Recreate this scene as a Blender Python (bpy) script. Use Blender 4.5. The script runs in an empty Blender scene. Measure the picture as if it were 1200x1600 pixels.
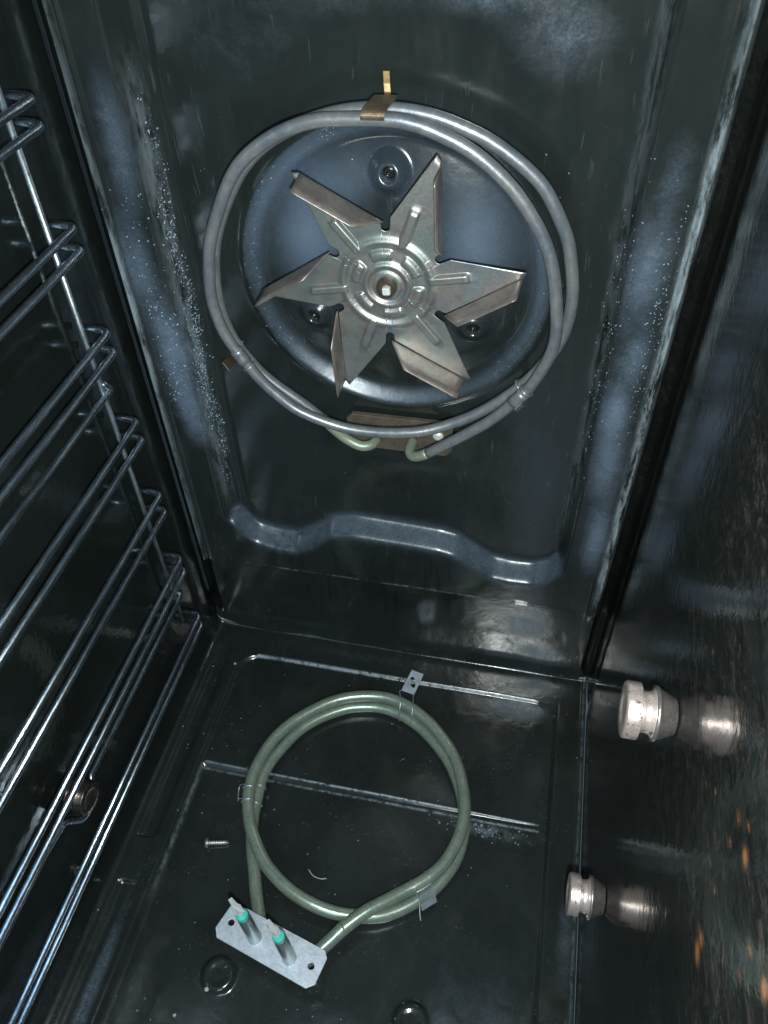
import bpy, bmesh, math, random
import numpy as np
from mathutils import Vector, Matrix, noise as mnoise

random.seed(7)
rng = np.random.default_rng(11)
S = bpy.context.scene

# ------------------------------------------------------------------ camera
CAMLOC = Vector((0.12668, -0.56159, 0.82030))
CAM_RIGHT = Vector((0.977819, 0.207677, -0.027218))
CAM_UP = Vector((-0.129903, 0.703240, 0.698984))
CAM_BACK = Vector((0.164304, -0.679944, 0.714620))
# 1.0
UPPER_COIL = [(0.0239, -0.0120, 0.3425), (0.0236, -0.0260, 0.3435), (0.0280, -0.0340, 0.3434), (0.0381, -0.0380, 0.3500), (0.0533, -0.0410, 0.3639), (0.0751, -0.0420, 0.3826), (0.0957, -0.0420, 0.4009), (0.1120, -0.0420, 0.4211), (0.1236, -0.0420, 0.4380), (0.1320, -0.0420, 0.4574), (0.1375, -0.0420, 0.4762), (0.1378, -0.0420, 0.4958), (0.1334, -0.0420, 0.5233), (0.1280, -0.0420, 0.5451), (0.1207, -0.0420, 0.5624), (0.1119, -0.0420, 0.5763), (0.0993, -0.0420, 0.5929), (0.0821, -0.0420, 0.6086), (0.0641, -0.0420, 0.6205), (0.0415, -0.0420, 0.6300), (0.0249, -0.0420, 0.6343), (0.0082, -0.0420, 0.6351), (-0.0142, -0.0420, 0.6341), (-0.0371, -0.0420, 0.6318), (-0.0619, -0.0420, 0.6226), (-0.0844, -0.0420, 0.6081), (-0.1004, -0.0420, 0.5909), (-0.1158, -0.0420, 0.5624), (-0.1256, -0.0420, 0.5403), (-0.1300, -0.0420, 0.5206), (-0.1333, -0.0420, 0.4982), (-0.1317, -0.0420, 0.4752), (-0.1259, -0.0420, 0.4551), (-0.1159, -0.0420, 0.4372), (-0.1035, -0.0420, 0.4177), (-0.0904, -0.0420, 0.4030), (-0.0734, -0.0420, 0.3884), (-0.0492, -0.0420, 0.3789), (-0.0282, -0.0410, 0.3731), (-0.0006, -0.0400, 0.3719), (0.0262, -0.0390, 0.3750), (0.0454, -0.0360, 0.3790), (0.0616, -0.0330, 0.3853), (0.0801, -0.0310, 0.3955), (0.1004, -0.0290, 0.4117), (0.1195, -0.0280, 0.4323), (0.1334, -0.0280, 0.4539), (0.1426, -0.0280, 0.4750), (0.1461, -0.0280, 0.4950), (0.1459, -0.0280, 0.5164), (0.1422, -0.0290, 0.5369), (0.1373, -0.0290, 0.5559), (0.1284, -0.0300, 0.5741), (0.1159, -0.0300, 0.5935), (0.0988, -0.0300, 0.6080), (0.0799, -0.0300, 0.6200), (0.0621, -0.0300, 0.6275), (0.0452, -0.0300, 0.6330), (0.0285, -0.0300, 0.6362), (0.0108, -0.0300, 0.6373), (-0.0084, -0.0300, 0.6361), (-0.0291, -0.0300, 0.6320), (-0.0534, -0.0300, 0.6232), (-0.0756, -0.0300, 0.6099), (-0.0968, -0.0300, 0.5889), (-0.1140, -0.0300, 0.5604), (-0.1245, -0.0300, 0.5370), (-0.1299, -0.0300, 0.5141), (-0.1320, -0.0300, 0.4915), (-0.1306, -0.0300, 0.4692), (-0.1252, -0.0300, 0.4480), (-0.1163, -0.0300, 0.4323), (-0.1058, -0.0300, 0.4169), (-0.0907, -0.0300, 0.4024), (-0.0726, -0.0290, 0.3878), (-0.0565, -0.0280, 0.3711), (-0.0436, -0.0270, 0.3557), (-0.0335, -0.0260, 0.3464), (-0.0222, -0.0260, 0.3411), (-0.0134, -0.0220, 0.3406), (-0.0108, -0.0120, 0.3388)]
LOWER_COIL = [(-0.0575, -0.3567, 0.0300), (-0.0635, -0.3469, 0.0200), (-0.0710, -0.3323, 0.0068), (-0.0776, -0.3184, 0.0066), (-0.0844, -0.3023, 0.0066), (-0.0922, -0.2851, 0.0066), (-0.0992, -0.2665, 0.0066), (-0.1037, -0.2468, 0.0066), (-0.1058, -0.2279, 0.0066), (-0.1078, -0.2085, 0.0066), (-0.1051, -0.1897, 0.0066), (-0.0973, -0.1695, 0.0066), (-0.0860, -0.1471, 0.0066), (-0.0718, -0.1303, 0.0066), (-0.0543, -0.1160, 0.0066), (-0.0362, -0.1056, 0.0066), (-0.0241, -0.1016, 0.0066), (-0.0037, -0.0976, 0.0066), (0.0172, -0.0994, 0.0066), (0.0349, -0.1052, 0.0066), (0.0547, -0.1162, 0.0066), (0.0734, -0.1318, 0.0066), (0.0889, -0.1482, 0.0066), (0.1029, -0.1710, 0.0066), (0.1115, -0.1931, 0.0066), (0.1158, -0.2139, 0.0066), (0.1155, -0.2354, 0.0066), (0.1121, -0.2524, 0.0066), (0.1048, -0.2685, 0.0066), (0.0941, -0.2849, 0.0066), (0.0789, -0.2994, 0.0066), (0.0606, -0.3127, 0.0066), (0.0435, -0.3208, 0.0085), (0.0196, -0.3255, 0.0115), (0.0017, -0.3266, 0.0145), (-0.0163, -0.3248, 0.0175), (-0.0392, -0.3182, 0.0195), (-0.0587, -0.3077, 0.0200), (-0.0753, -0.2953, 0.0200), (-0.0895, -0.2788, 0.0200), (-0.1004, -0.2630, 0.0200), (-0.1085, -0.2453, 0.0200), (-0.1124, -0.2319, 0.0200), (-0.1146, -0.2149, 0.0200), (-0.1132, -0.1952, 0.0200), (-0.1067, -0.1699, 0.0200), (-0.0932, -0.1456, 0.0200), (-0.0725, -0.1233, 0.0200), (-0.0492, -0.1052, 0.0200), (-0.0235, -0.0950, 0.0200), (0.0022, -0.0909, 0.0200), (0.0231, -0.0936, 0.0200), (0.0456, -0.1027, 0.0200), (0.0663, -0.1166, 0.0200), (0.0835, -0.1339, 0.0200), (0.0967, -0.1513, 0.0200), (0.1060, -0.1725, 0.0200), (0.1122, -0.1928, 0.0200), (0.1145, -0.2138, 0.0200), (0.1125, -0.2323, 0.0200), (0.1078, -0.2489, 0.0200), (0.1006, -0.2643, 0.0200), (0.0901, -0.2776, 0.0200), (0.0792, -0.2877, 0.0200), (0.0682, -0.2960, 0.0200), (0.0543, -0.3076, 0.0215), (0.0358, -0.3226, 0.0235), (0.0179, -0.3412, 0.0220), (0.0027, -0.3559, 0.0160), (-0.0102, -0.3662, 0.0120), (-0.0191, -0.3703, 0.0160), (-0.0231, -0.3739, 0.0300)]
PLATE = [(-0.0899, -0.3433, 0.0280), (-0.0978, -0.3657, 0.0280), (-0.0939, -0.3736, 0.0280), (-0.0018, -0.3970, 0.0280), (0.0058, -0.3924, 0.0280), (0.0110, -0.3701, 0.0280), (0.0078, -0.3641, 0.0280), (-0.0737, -0.3440, 0.0280)]
PHOLES = [(-0.0848, -0.3587, 0.0280), (-0.0015, -0.3790, 0.0280)]
rot = Matrix((CAM_RIGHT, CAM_UP, CAM_BACK)).transposed().to_4x4()
cam_d = bpy.data.cameras.new('camera'); cam = bpy.data.objects.new('camera', cam_d)
S.collection.objects.link(cam); cam.matrix_world = Matrix.Translation(CAMLOC) @ rot
cam_d.sensor_fit = 'HORIZONTAL'; cam_d.sensor_width = 36.0; cam_d.lens = 36.0*1234.0/1200.0
cam_d.clip_start = 0.005; cam_d.clip_end = 50
S.camera = cam

# ------------------------------------------------------------------ light
W = bpy.data.worlds.new('World'); S.world = W; W.use_nodes = True
wb = W.node_tree.nodes['Background']
wb.inputs[0].default_value = (0.42, 0.61, 0.76, 1); wb.inputs[1].default_value = 0.16

def lamp(name, kind, loc, energy, color, **kw):
    d = bpy.data.lights.new(name, kind); d.energy = energy; d.color = color
    for k, v in kw.items(): setattr(d, k, v)
    o = bpy.data.objects.new(name, d); S.collection.objects.link(o); o.location = loc
    return o
# the phone's flash, a few centimetres below the lens
FL = CAMLOC - CAM_UP*0.032 + CAM_RIGHT*0.006 + CAM_BACK*0.004
lamp('flash_lamp', 'POINT', FL, 19.5, (0.93, 1.0, 0.97), shadow_soft_size=0.006)
# daylight of the room coming in through the open oven door
room = lamp('room_window_light', 'AREA', (0.35, -1.9, 1.55), 10.0, (0.55, 0.76, 1.0), shape='RECTANGLE', size=0.7, size_y=0.9)
room.rotation_euler = (Vector((0, 0, 0.35)) - room.location).to_track_quat('-Z', 'Y').to_euler()

S.view_settings.view_transform = 'Standard'; S.view_settings.look = 'None'
S.view_settings.exposure = 0.0; S.view_settings.gamma = 1.0

# ------------------------------------------------------------------ materials
def ramp(nt, inp, p0, p1, c0=(0, 0, 0, 1), c1=(1, 1, 1, 1)):
    r = nt.nodes.new('ShaderNodeValToRGB'); e = r.color_ramp.elements
    e[0].position = p0; e[0].color = c0; e[1].position = p1; e[1].color = c1
    nt.links.new(inp, r.inputs[0]); return r.outputs[0]
def noise(nt, vec, scale, detail=4, rough=0.55, dist=0.0):
    n = nt.nodes.new('ShaderNodeTexNoise'); n.inputs['Scale'].default_value = scale
    n.inputs['Detail'].default_value = detail; n.inputs['Roughness'].default_value = rough
    n.inputs['Distortion'].default_value = dist
    nt.links.new(vec, n.inputs['Vector']); return n.outputs['Fac']
def mth(nt, op, a, b=None, clamp=False):
    m = nt.nodes.new('ShaderNodeMath'); m.operation = op; m.use_clamp = clamp
    for i, v in enumerate((a, b)):
        if v is None: continue
        if isinstance(v, (int, float)): m.inputs[i].default_value = v
        else: nt.links.new(v, m.inputs[i])
    return m.outputs[0]
def mix(nt, f, a, b):
    m = nt.nodes.new('ShaderNodeMix'); m.data_type = 'RGBA'
    for s, v in ((0, f), (6, a), (7, b)):
        if isinstance(v, (int, float)): m.inputs[s].default_value = v
        elif isinstance(v, tuple): m.inputs[s].default_value = v if len(v) == 4 else v+(1,)
        else: nt.links.new(v, m.inputs[s])
    return m.outputs[2]
def base_mat(name):
    m = bpy.data.materials.new(name); m.use_nodes = True
    nt = m.node_tree; b = nt.nodes['Principled BSDF']
    tc = nt.nodes.new('ShaderNodeTexCoord')
    return m, nt, b, tc.outputs['Object']
def stretch(nt, vec, s):
    mp = nt.nodes.new('ShaderNodeMapping'); mp.inputs['Scale'].default_value = s
    nt.links.new(vec, mp.inputs['Vector']); return mp.outputs[0]
def bump(nt, b, h, strength, dist):
    bn = nt.nodes.new('ShaderNodeBump'); bn.inputs['Strength'].default_value = strength
    bn.inputs['Distance'].default_value = dist
    nt.links.new(h, bn.inputs['Height']); nt.links.new(bn.outputs[0], b.inputs['Normal'])

def attr(nt, name):
    a = nt.nodes.new('ShaderNodeAttribute'); a.attribute_name = name; return a.outputs['Fac']

def enamel(name, rough=0.16, streak=(1, 1, 0.25), base=(0.0115, 0.0150, 0.0142), dirt=0.5, speck=0.5, rust=False):
    m, nt, b, oc = base_mat(name); L = nt.links
    st = attr(nt, 'stain'); wn = attr(nt, 'worn')  # both masks also carry painted reflections and edge highlights
    sv = stretch(nt, oc, streak)
    n1 = noise(nt, sv, 38, 6, 0.62, 0.6)
    n2 = noise(nt, sv, 190, 5, 0.7, 0.3)
    n3 = noise(nt, oc, 9, 4, 0.6, 1.0)
    col = mix(nt, ramp(nt, n3, 0.35, 0.7), base+(1,), tuple(c*1.5 for c in base)+(1,))
    # greasy film
    f = mth(nt, 'MULTIPLY', ramp(nt, n1, 0.50, 0.78), dirt)
    col = mix(nt, f, col, (0.030, 0.034, 0.031, 1))
    # cloudy blue-grey deposits, mixed with reflected glow painted into the colour
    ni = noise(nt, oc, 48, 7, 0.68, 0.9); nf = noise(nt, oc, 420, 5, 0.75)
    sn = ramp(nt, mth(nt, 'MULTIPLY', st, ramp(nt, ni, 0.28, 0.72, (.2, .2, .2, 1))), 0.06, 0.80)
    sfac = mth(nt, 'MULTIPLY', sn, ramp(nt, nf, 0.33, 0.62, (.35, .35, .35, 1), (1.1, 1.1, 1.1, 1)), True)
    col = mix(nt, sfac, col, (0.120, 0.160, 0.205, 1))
    glow = attr(nt, 'haze'); glow_fac = mth(nt, 'MULTIPLY', glow, ramp(nt, nf, 0.2, 0.8, (.75, .75, .75, 1), (1.15, 1.15, 1.15, 1)), True)  # smooth bluish reflection painted into colour, with extra roughness
    col = mix(nt, glow_fac, col, (0.135, 0.190, 0.270, 1))
    # chalky wear on edges, mixed with edge highlights painted as pale colour
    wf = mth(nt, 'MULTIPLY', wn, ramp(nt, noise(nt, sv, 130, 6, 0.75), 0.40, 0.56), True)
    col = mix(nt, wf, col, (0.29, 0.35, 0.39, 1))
    # drips and wipe marks
    dr = mth(nt, 'MULTIPLY', attr(nt, 'drip'), ramp(nt, noise(nt, stretch(nt, oc, (1, 1, 0.07)), 150, 4, 0.6, 0.2), 0.50, 0.68))
    col = mix(nt, mth(nt, 'MULTIPLY', dr, 0.7), col, (0.004, 0.005, 0.005, 1))
    sc1 = ramp(nt, noise(nt, stretch(nt, oc, (1.0, 1.0, 0.10)), 330, 2, 0.5, 0.5), 0.64, 0.70)
    sc2 = ramp(nt, noise(nt, oc, 17, 3, 0.6), 0.48, 0.66)
    col = mix(nt, mth(nt, 'MULTIPLY', mth(nt, 'MULTIPLY', sc1, sc2), 0.45*dirt if dirt > 0.2 else 0.04), col, (0.16, 0.19, 0.20, 1))
    # fine spatter specks, thinning out and clustering
    v = nt.nodes.new('ShaderNodeTexVoronoi'); v.inputs['Scale'].default_value = 210; L.new(oc, v.inputs['Vector'])
    near = ramp(nt, v.outputs['Distance'], 0.10, 0.17, (1, 1, 1, 1), (0, 0, 0, 1))
    sel = mth(nt, 'GREATER_THAN', mth(nt, 'ADD', v.outputs['Color'], mth(nt, 'MULTIPLY', noise(nt, oc, 14, 3), 0.45)), 1.20-0.12*speck)
    sp = mth(nt, 'MULTIPLY', near, sel)
    col = mix(nt, mth(nt, 'MULTIPLY', sp, 0.8), col, (0.35, 0.42, 0.46, 1))
    if rust:
        bs = stretch(nt, oc, (1, 0.42, 1)); q1 = noise(nt, bs, 210, 7, 0.85, 0.5); q2 = ramp(nt, noise(nt, bs, 26, 4, 0.6), 0.36, 0.62)
        near_ = attr(nt, 'grime')
        col = mix(nt, mth(nt, 'MULTIPLY', mth(nt, 'MULTIPLY', ramp(nt, q1, 0.50, 0.60), q2), near_), col, (0.100, 0.083, 0.070, 1))
        col = mix(nt, mth(nt, 'MULTIPLY', mth(nt, 'MULTIPLY', ramp(nt, q1, 0.67, 0.72), q2), near_), col, (0.24, 0.23, 0.21, 1))
        rs = attr(nt, 'rust'); rf = mth(nt, 'MULTIPLY', rs, ramp(nt, n2, 0.35, 0.6), True)  # small orange spots at fixed places
        col = mix(nt, rf, col, (0.46, 0.19, 0.075, 1))
    L.new(col, b.inputs['Base Color'])
    r = mth(nt, 'ADD', mth(nt, 'MULTIPLY', ramp(nt, n1, 0.4, 0.75), 0.16*dirt), rough)
    r = mth(nt, 'ADD', r, mth(nt, 'MULTIPLY', sfac, 0.22)); r = mth(nt, 'ADD', r, mth(nt, 'MULTIPLY', wf, 0.25)); r = mth(nt, 'ADD', r, mth(nt, 'MULTIPLY', glow_fac, 0.40))
    L.new(r, b.inputs['Roughness'])
    b.inputs['Specular IOR Level'].default_value = 0.85
    h = mth(nt, 'ADD', mth(nt, 'MULTIPLY', noise(nt, oc, 70, 3), 0.7), mth(nt, 'MULTIPLY', noise(nt, oc, 520, 3, 0.7), 0.10))
    h = mth(nt, 'ADD', h, mth(nt, 'MULTIPLY', sp, 0.5)); h = mth(nt, 'ADD', h, mth(nt, 'MULTIPLY', wf, 0.4))
    bump(nt, b, h, 0.5, 0.0008)
    return m

def metal(name, c0, c1, rough=(0.3, 0.5), metallic=0.9, scale=60, streak=(1, 1, 1), bmp=0.0003, spots=None, spec=None):
    m, nt, b, oc = base_mat(name); sv = stretch(nt, oc, streak)
    n1 = noise(nt, sv, scale, 6, 0.65, 0.4); n2 = noise(nt, sv, scale*5.5, 4, 0.7)
    col = mix(nt, ramp(nt, n1, 0.32, 0.68), c0, c1)
    col = mix(nt, mth(nt, 'MULTIPLY', ramp(nt, n2, 0.45, 0.75), 0.35), col, tuple(c*1.5 for c in c1))
    if spots: col = mix(nt, ramp(nt, noise(nt, oc, scale*1.7, 5, 0.7), 0.58, 0.66), col, spots)
    nt.links.new(col, b.inputs['Base Color']); b.inputs['Metallic'].default_value = metallic
    r = nt.nodes.new('ShaderNodeMapRange'); r.inputs[3].default_value = rough[0]; r.inputs[4].default_value = rough[1]
    nt.links.new(n2, r.inputs[0]); nt.links.new(r.outputs[0], b.inputs['Roughness'])
    bump(nt, b, mth(nt, 'ADD', n2, mth(nt, 'MULTIPLY', n1, 0.5)), 0.5, bmp)
    return m

def fan_metal():
    m, nt, b, oc = base_mat('heat_tinted_steel')
    n = noise(nt, oc, 22, 3, 0.5, 1.2)
    r = nt.nodes.new('ShaderNodeValToRGB'); e = r.color_ramp.elements
    cols = [(0.30, (0.40, 0.41, 0.395)), (0.42, (0.33, 0.38, 0.36)), (0.50, (0.41, 0.395, 0.36)), (0.58, (0.37, 0.355, 0.355)), (0.66, (0.32, 0.37, 0.39)), (0.8, (0.41, 0.41, 0.395))]
    e[0].position, e[0].color = cols[0][0], cols[0][1]+(1,); e[1].position, e[1].color = cols[-1][0], cols[-1][1]+(1,)
    for p, c in cols[1:-1]:
        q = e.new(p); q.color = c+(1,)
    nt.links.new(n, r.inputs[0])
    n2 = noise(nt, oc, 420, 4, 0.7)
    n4 = noise(nt, oc, 75, 6, 0.7)
    c = mix(nt, mth(nt, 'MULTIPLY', ramp(nt, n4, 0.50, 0.74), 0.55), r.outputs[0], (0.19, 0.175, 0.16, 1))
    nt.links.new(c, b.inputs['Base Color']); b.inputs['Metallic'].default_value = 0.82
    nt.links.new(mth(nt, 'ADD', mth(nt, 'MULTIPLY', n2, 0.3), 0.27), b.inputs['Roughness'])
    bump(nt, b, n2, 0.35, 0.0003)
    return m

def plain(name, c, rough=0.5, metallic=0.0, scale=200):
    m, nt, b, oc = base_mat(name); n = noise(nt, oc, scale, 4)
    nt.links.new(mix(nt, ramp(nt, n, 0.3, 0.7), tuple(x*0.75 for x in c), c), b.inputs['Base Color'])
    b.inputs['Roughness'].default_value = rough; b.inputs['Metallic'].default_value = metallic
    bump(nt, b, n, 0.3, 0.0002); return m

M_BACK = enamel('black_enamel_back', 0.14, (1, 1, 0.22), dirt=0.45, speck=-0.2)
M_FLOOR = enamel('black_enamel_floor', 0.14, (1, 0.7, 1), base=(0.0130, 0.0163, 0.0155), dirt=0.5, speck=0.45)
M_LEFT = enamel('black_enamel_left', 0.06, (1, 1, 0.3), base=(0.0085, 0.0110, 0.0105), dirt=0.12, speck=0.0)
M_RIGHT = enamel('black_enamel_right', 0.07, (1, 0.14, 1), base=(0.0085, 0.0100, 0.0095), dirt=0.35, speck=0.5, rust=True)
M_RAIL = metal('dirty_chrome', (0.26, 0.31, 0.35), (0.56, 0.66, 0.76), (0.10, 0.38), 0.98, 110, (1, 0.10, 1), 0.0005)
M_UPRIGHT = metal('dull_chrome', (0.30, 0.34, 0.36), (0.60, 0.68, 0.72), (0.2, 0.5), 0.9, 90, (1, 1, 0.3), 0.0004, spots=(0.30, 0.20, 0.15))
M_COIL_UP = metal('grey_oxidised_sheath', (0.16, 0.195, 0.23), (0.30, 0.30, 0.295), (0.25, 0.50), 0.55, 34, (1, 1, 1), 0.0004)
M_COIL_LO = metal('olive_oxide_sheath', (0.215, 0.285, 0.235), (0.33, 0.385, 0.31), (0.20, 0.40), 0.5, 55, (1, 1, 1), 0.0003)
M_COIL_END = metal('greenish_sheath', (0.25, 0.31, 0.23), (0.33, 0.37, 0.28), (0.35, 0.5), 0.4, 70)
M_GALV = metal('galvanised_steel', (0.44, 0.50, 0.58), (0.66, 0.72, 0.80), (0.36, 0.6), 0.55, 85, (1, 1, 1), 0.00025)
M_SLEEVE = metal('terminal_steel', (0.27, 0.31, 0.31), (0.40, 0.44, 0.43), (0.22, 0.4), 0.8, 60, (1, 1, 0.2))
M_CLIP = metal('zinc_wire_clip', (0.42, 0.46, 0.50), (0.62, 0.66, 0.70), (0.25, 0.45), 0.8, 90)
M_BRONZE = metal('heat_browned_strap', (0.19, 0.135, 0.09), (0.33, 0.25, 0.17), (0.3, 0.5), 0.75, 70)
M_GOLD = metal('straw_tinted_strap', (0.40, 0.27, 0.12), (0.55, 0.40, 0.2), (0.3, 0.5), 0.7, 90)
M_BRPLATE = metal('browned_plate', (0.12, 0.10, 0.08), (0.22, 0.18, 0.14), (0.4, 0.6), 0.6, 90)
M_STUD = metal('coppery_nickel', (0.74, 0.56, 0.51), (0.92, 0.84, 0.79), (0.22, 0.45), 0.75, 110, spots=(0.12, 0.11, 0.10))
M_STUDD = metal('tarnished_brass', (0.28, 0.25, 0.23), (0.56, 0.50, 0.47), (0.25, 0.45), 0.85, 110)
M_RUSTN = metal('rusty_nut', (0.075, 0.055, 0.045), (0.20, 0.15, 0.12), (0.25, 0.5), 0.7, 200)
M_NUT = metal('brown_shaft_steel', (0.20, 0.14, 0.10), (0.36, 0.27, 0.20), (0.2, 0.4), 0.9, 150)
M_FAN = fan_metal()
M_DARKB = metal('dark_brown_brass', (0.07, 0.06, 0.055), (0.16, 0.13, 0.11), (0.15, 0.35), 0.9, 110)
M_VANE = metal('heat_browned_steel', (0.22, 0.18, 0.165), (0.42, 0.37, 0.335), (0.28, 0.5), 0.7, 40)
M_DARKM = metal('shiny_clip_steel', (0.26, 0.30, 0.34), (0.40, 0.45, 0.50), (0.3, 0.5), 0.6, 90)
M_SCREWK = plain('black_screw', (0.02, 0.022, 0.022), 0.22, 0.4)
M_TEAL = plain('teal_insulator', (0.07, 0.58, 0.47), 0.4)
M_TAB = metal('nickel_tab', (0.66, 0.68, 0.67), (0.88, 0.90, 0.88), (0.3, 0.5), 0.35, 260)
M_DROP = plain('dried_spatter', (0.33, 0.42, 0.50), 0.18)
M_CRUMB = plain('pale_crumb', (0.52, 0.47, 0.42), 0.8)
M_HAIR = plain('white_fibre', (0.75, 0.80, 0.82), 0.35)
M_ZINC = metal('zinc_screw', (0.42, 0.43, 0.42), (0.66, 0.66, 0.64), (0.25, 0.4), 0.85, 300)

# ------------------------------------------------------------------ builders
def root(name, loc, label, cat, group=None):
    o = bpy.data.objects.new(name, None); S.collection.objects.link(o); o.location = loc
    o.empty_display_size = 0.02; o['label'] = label; o['category'] = cat
    if group: o['group'] = group
    return o
def worldloc(p):
    v = Vector((0, 0, 0))
    while p is not None: v = v + p.location; p = p.parent
    return v
def link(name, verts, faces, mat, parent=None, smooth=True, at=None):
    off = worldloc(parent) if parent else Vector(at or (0, 0, 0))
    V = np.asarray(verts, float) - np.array(off)
    me = bpy.data.meshes.new(name); me.from_pydata(V.tolist(), [], [list(map(int, f)) for f in faces]); me.update()
    me.materials.append(mat)
    me.polygons.foreach_set('use_smooth', [smooth]*len(me.polygons))
    o = bpy.data.objects.new(name, me); S.collection.objects.link(o)
    if parent: o.parent = parent
    elif at: o.location = at
    return o
def bmlink(name, bm, mat, parent=None, smooth=False, at=None):
    bmesh.ops.recalc_face_normals(bm, faces=bm.faces)
    bm.verts.ensure_lookup_table(); bm.verts.index_update()
    v = [tuple(x.co) for x in bm.verts]; f = [[q.index for q in x.verts] for x in bm.faces]; bm.free()
    return link(name, v, f, mat, parent, smooth, at)
def grid(name, A, B, fn, mat, parent, flip=False, **att):
    a, b = np.meshgrid(A, B); P = fn(a, b).reshape(-1, 3) - np.array(worldloc(parent))
    na, nb = len(A), len(B)
    i, j = np.meshgrid(np.arange(na-1), np.arange(nb-1)); q = (j*na+i).ravel()
    F = np.stack([q, q+1, q+na+1, q+na], 1)
    if flip: F = F[:, ::-1]
    me = bpy.data.meshes.new(name); me.vertices.add(len(P)); me.vertices.foreach_set('co', P.ravel().astype(np.float32))
    me.loops.add(F.size); me.loops.foreach_set('vertex_index', F.ravel().astype(np.int32))
    me.polygons.add(len(F)); me.polygons.foreach_set('loop_start', np.arange(0, F.size, 4, dtype=np.int32))
    me.polygons.foreach_set('loop_total', np.full(len(F), 4, np.int32))
    me.update(calc_edges=True); me.validate()
    me.polygons.foreach_set('use_smooth', np.ones(len(F), bool))
    for k, f in att.items():
        at = me.attributes.new(k, 'FLOAT', 'POINT'); at.data.foreach_set('value', np.clip(f(a, b), 0, 1).ravel().astype(np.float32))
    me.materials.append(mat)
    o = bpy.data.objects.new(name, me); S.collection.objects.link(o); o.parent = parent
    return o
def sm(a, b, x):
    t = np.clip((x-a)/(b-a), 0, 1); return t*t*(3-2*t)
def gauss(x, y, cx, cy, rx, ry):
    return np.exp(-((x-cx)/rx)**2-((y-cy)/ry)**2)
def spline(P, per=8, closed=False):
    P = [np.array(p, float) for p in P]; n = len(P); out = []
    rng_ = range(n if closed else n-1)
    g = (lambda i: P[i % n]) if closed else (lambda i: P[min(max(i, 0), n-1)])
    for i in rng_:
        p0, p1, p2, p3 = g(i-1), g(i), g(i+1), g(i+2)
        for k in range(per):
            t = k/per
            out.append(0.5*((2*p1)+(-p0+p2)*t+(2*p0-5*p1+4*p2-p3)*t*t+(-p0+3*p1-3*p2+p3)*t**3))
    if not closed: out.append(P[-1])
    return np.array(out)
def smooth_path(P, it=2, closed=False):
    P = np.array(P, float)
    for _ in range(it):
        Q = P.copy(); Q[1:-1] = (P[:-2]+2*P[1:-1]+P[2:])/4; P = Q
    return P
def tube_geo(path, r, seg=14, closed=False):
    path = np.array(path, float); n = len(path)
    T = np.gradient(path, axis=0) if not closed else np.roll(path, -1, 0)-np.roll(path, 1, 0)
    T /= np.linalg.norm(T, axis=1)[:, None]+1e-12
    u = np.cross(T[0], [0.3, 0.2, 0.93]); u /= np.linalg.norm(u); V = []
    rr = np.full(n, r) if np.isscalar(r) else np.array(r)
    for k in range(n):
        u = u-T[k]*np.dot(u, T[k]); u /= np.linalg.norm(u); w = np.cross(T[k], u)
        for s in range(seg):
            a = 2*math.pi*s/seg; V.append(path[k]+rr[k]*(math.cos(a)*u+math.sin(a)*w))
    F = []
    for k in range(n-1 if not closed else n):
        for s in range(seg):
            a, b = k*seg+s, k*seg+(s+1) % seg; c, d = ((k+1) % n)*seg+(s+1) % seg, ((k+1) % n)*seg+s
            F.append([a, b, c, d])
    if not closed:
        F.append(list(range(seg))[::-1]); F.append([(n-1)*seg+s for s in range(seg)])
    return V, F
def tube(name, path, r, mat, parent=None, seg=14, closed=False, at=None):
    V, F = tube_geo(path, r, seg, closed); return link(name, V, F, mat, parent, True, at)
def lathe(name, prof, centre, axis, mat, parent=None, seg=40, knurl=None, at=None, smooth=True, phase=0):
    ax = Vector(axis).normalized(); u = ax.orthogonal().normalized(); w = ax.cross(u)
    V, F = [], []
    for i, (h, r) in enumerate(prof):
        for s in range(seg):
            a = 2*math.pi*(s+phase)/seg; q = r*(1+(knurl[1] if knurl and i in knurl[0] and s % 2 else 0))
            V.append(Vector(centre)+ax*h+(u*math.cos(a)+w*math.sin(a))*q)
    for i in range(len(prof)-1):
        for s in range(seg):
            t = (s+1) % seg; F.append([i*seg+s, i*seg+t, (i+1)*seg+t, (i+1)*seg+s])
    F.append(list(range(seg))[::-1]); F.append([(len(prof)-1)*seg+s for s in range(seg)])
    return link(name, V, F, mat, parent, smooth, at)
def round_prof(p, r=0.0006):
    """profile with its corners cut twice so that they catch light"""
    P = [np.array(q, float) for q in p]; out = [P[0]]
    for i in range(1, len(P)-1):
        a, b, c = P[i-1], P[i], P[i+1]
        for q, k in ((a, 1), (c, 1)):
            d = np.linalg.norm(q-b); out.append(b+(q-b)*min(r/d, 0.45) if d > 0 else b)
    out.append(P[-1]); return [tuple(q) for q in out]
def slab(name, outer, holes, thick, normal, mat, parent, bevel=0.0004, at=None):
    """flat sheet with holes: outlines as world points, extruded along normal"""
    bm = bmesh.new(); es = []
    for loop in [outer]+holes:
        vs = [bm.verts.new(p) for p in loop]
        es += [bm.edges.new((vs[i], vs[(i+1) % len(vs)])) for i in range(len(vs))]
    bmesh.ops.triangle_fill(bm, use_beauty=True, use_dissolve=True, edges=es)
    r = bmesh.ops.extrude_face_region(bm, geom=list(bm.faces))
    vs = [g for g in r['geom'] if isinstance(g, bmesh.types.BMVert)]
    bmesh.ops.translate(bm, verts=vs, vec=Vector(normal).normalized()*thick)
    bmesh.ops.recalc_face_normals(bm, faces=bm.faces)
    ed = [e for e in bm.edges if len(e.link_faces) == 2 and e.calc_face_angle(0) > 0.7]
    if bevel: bmesh.ops.bevel(bm, geom=ed, offset=bevel, segments=2, affect='EDGES', profile=0.5)
    return bmlink(name, bm, mat, parent, False, at)
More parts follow.
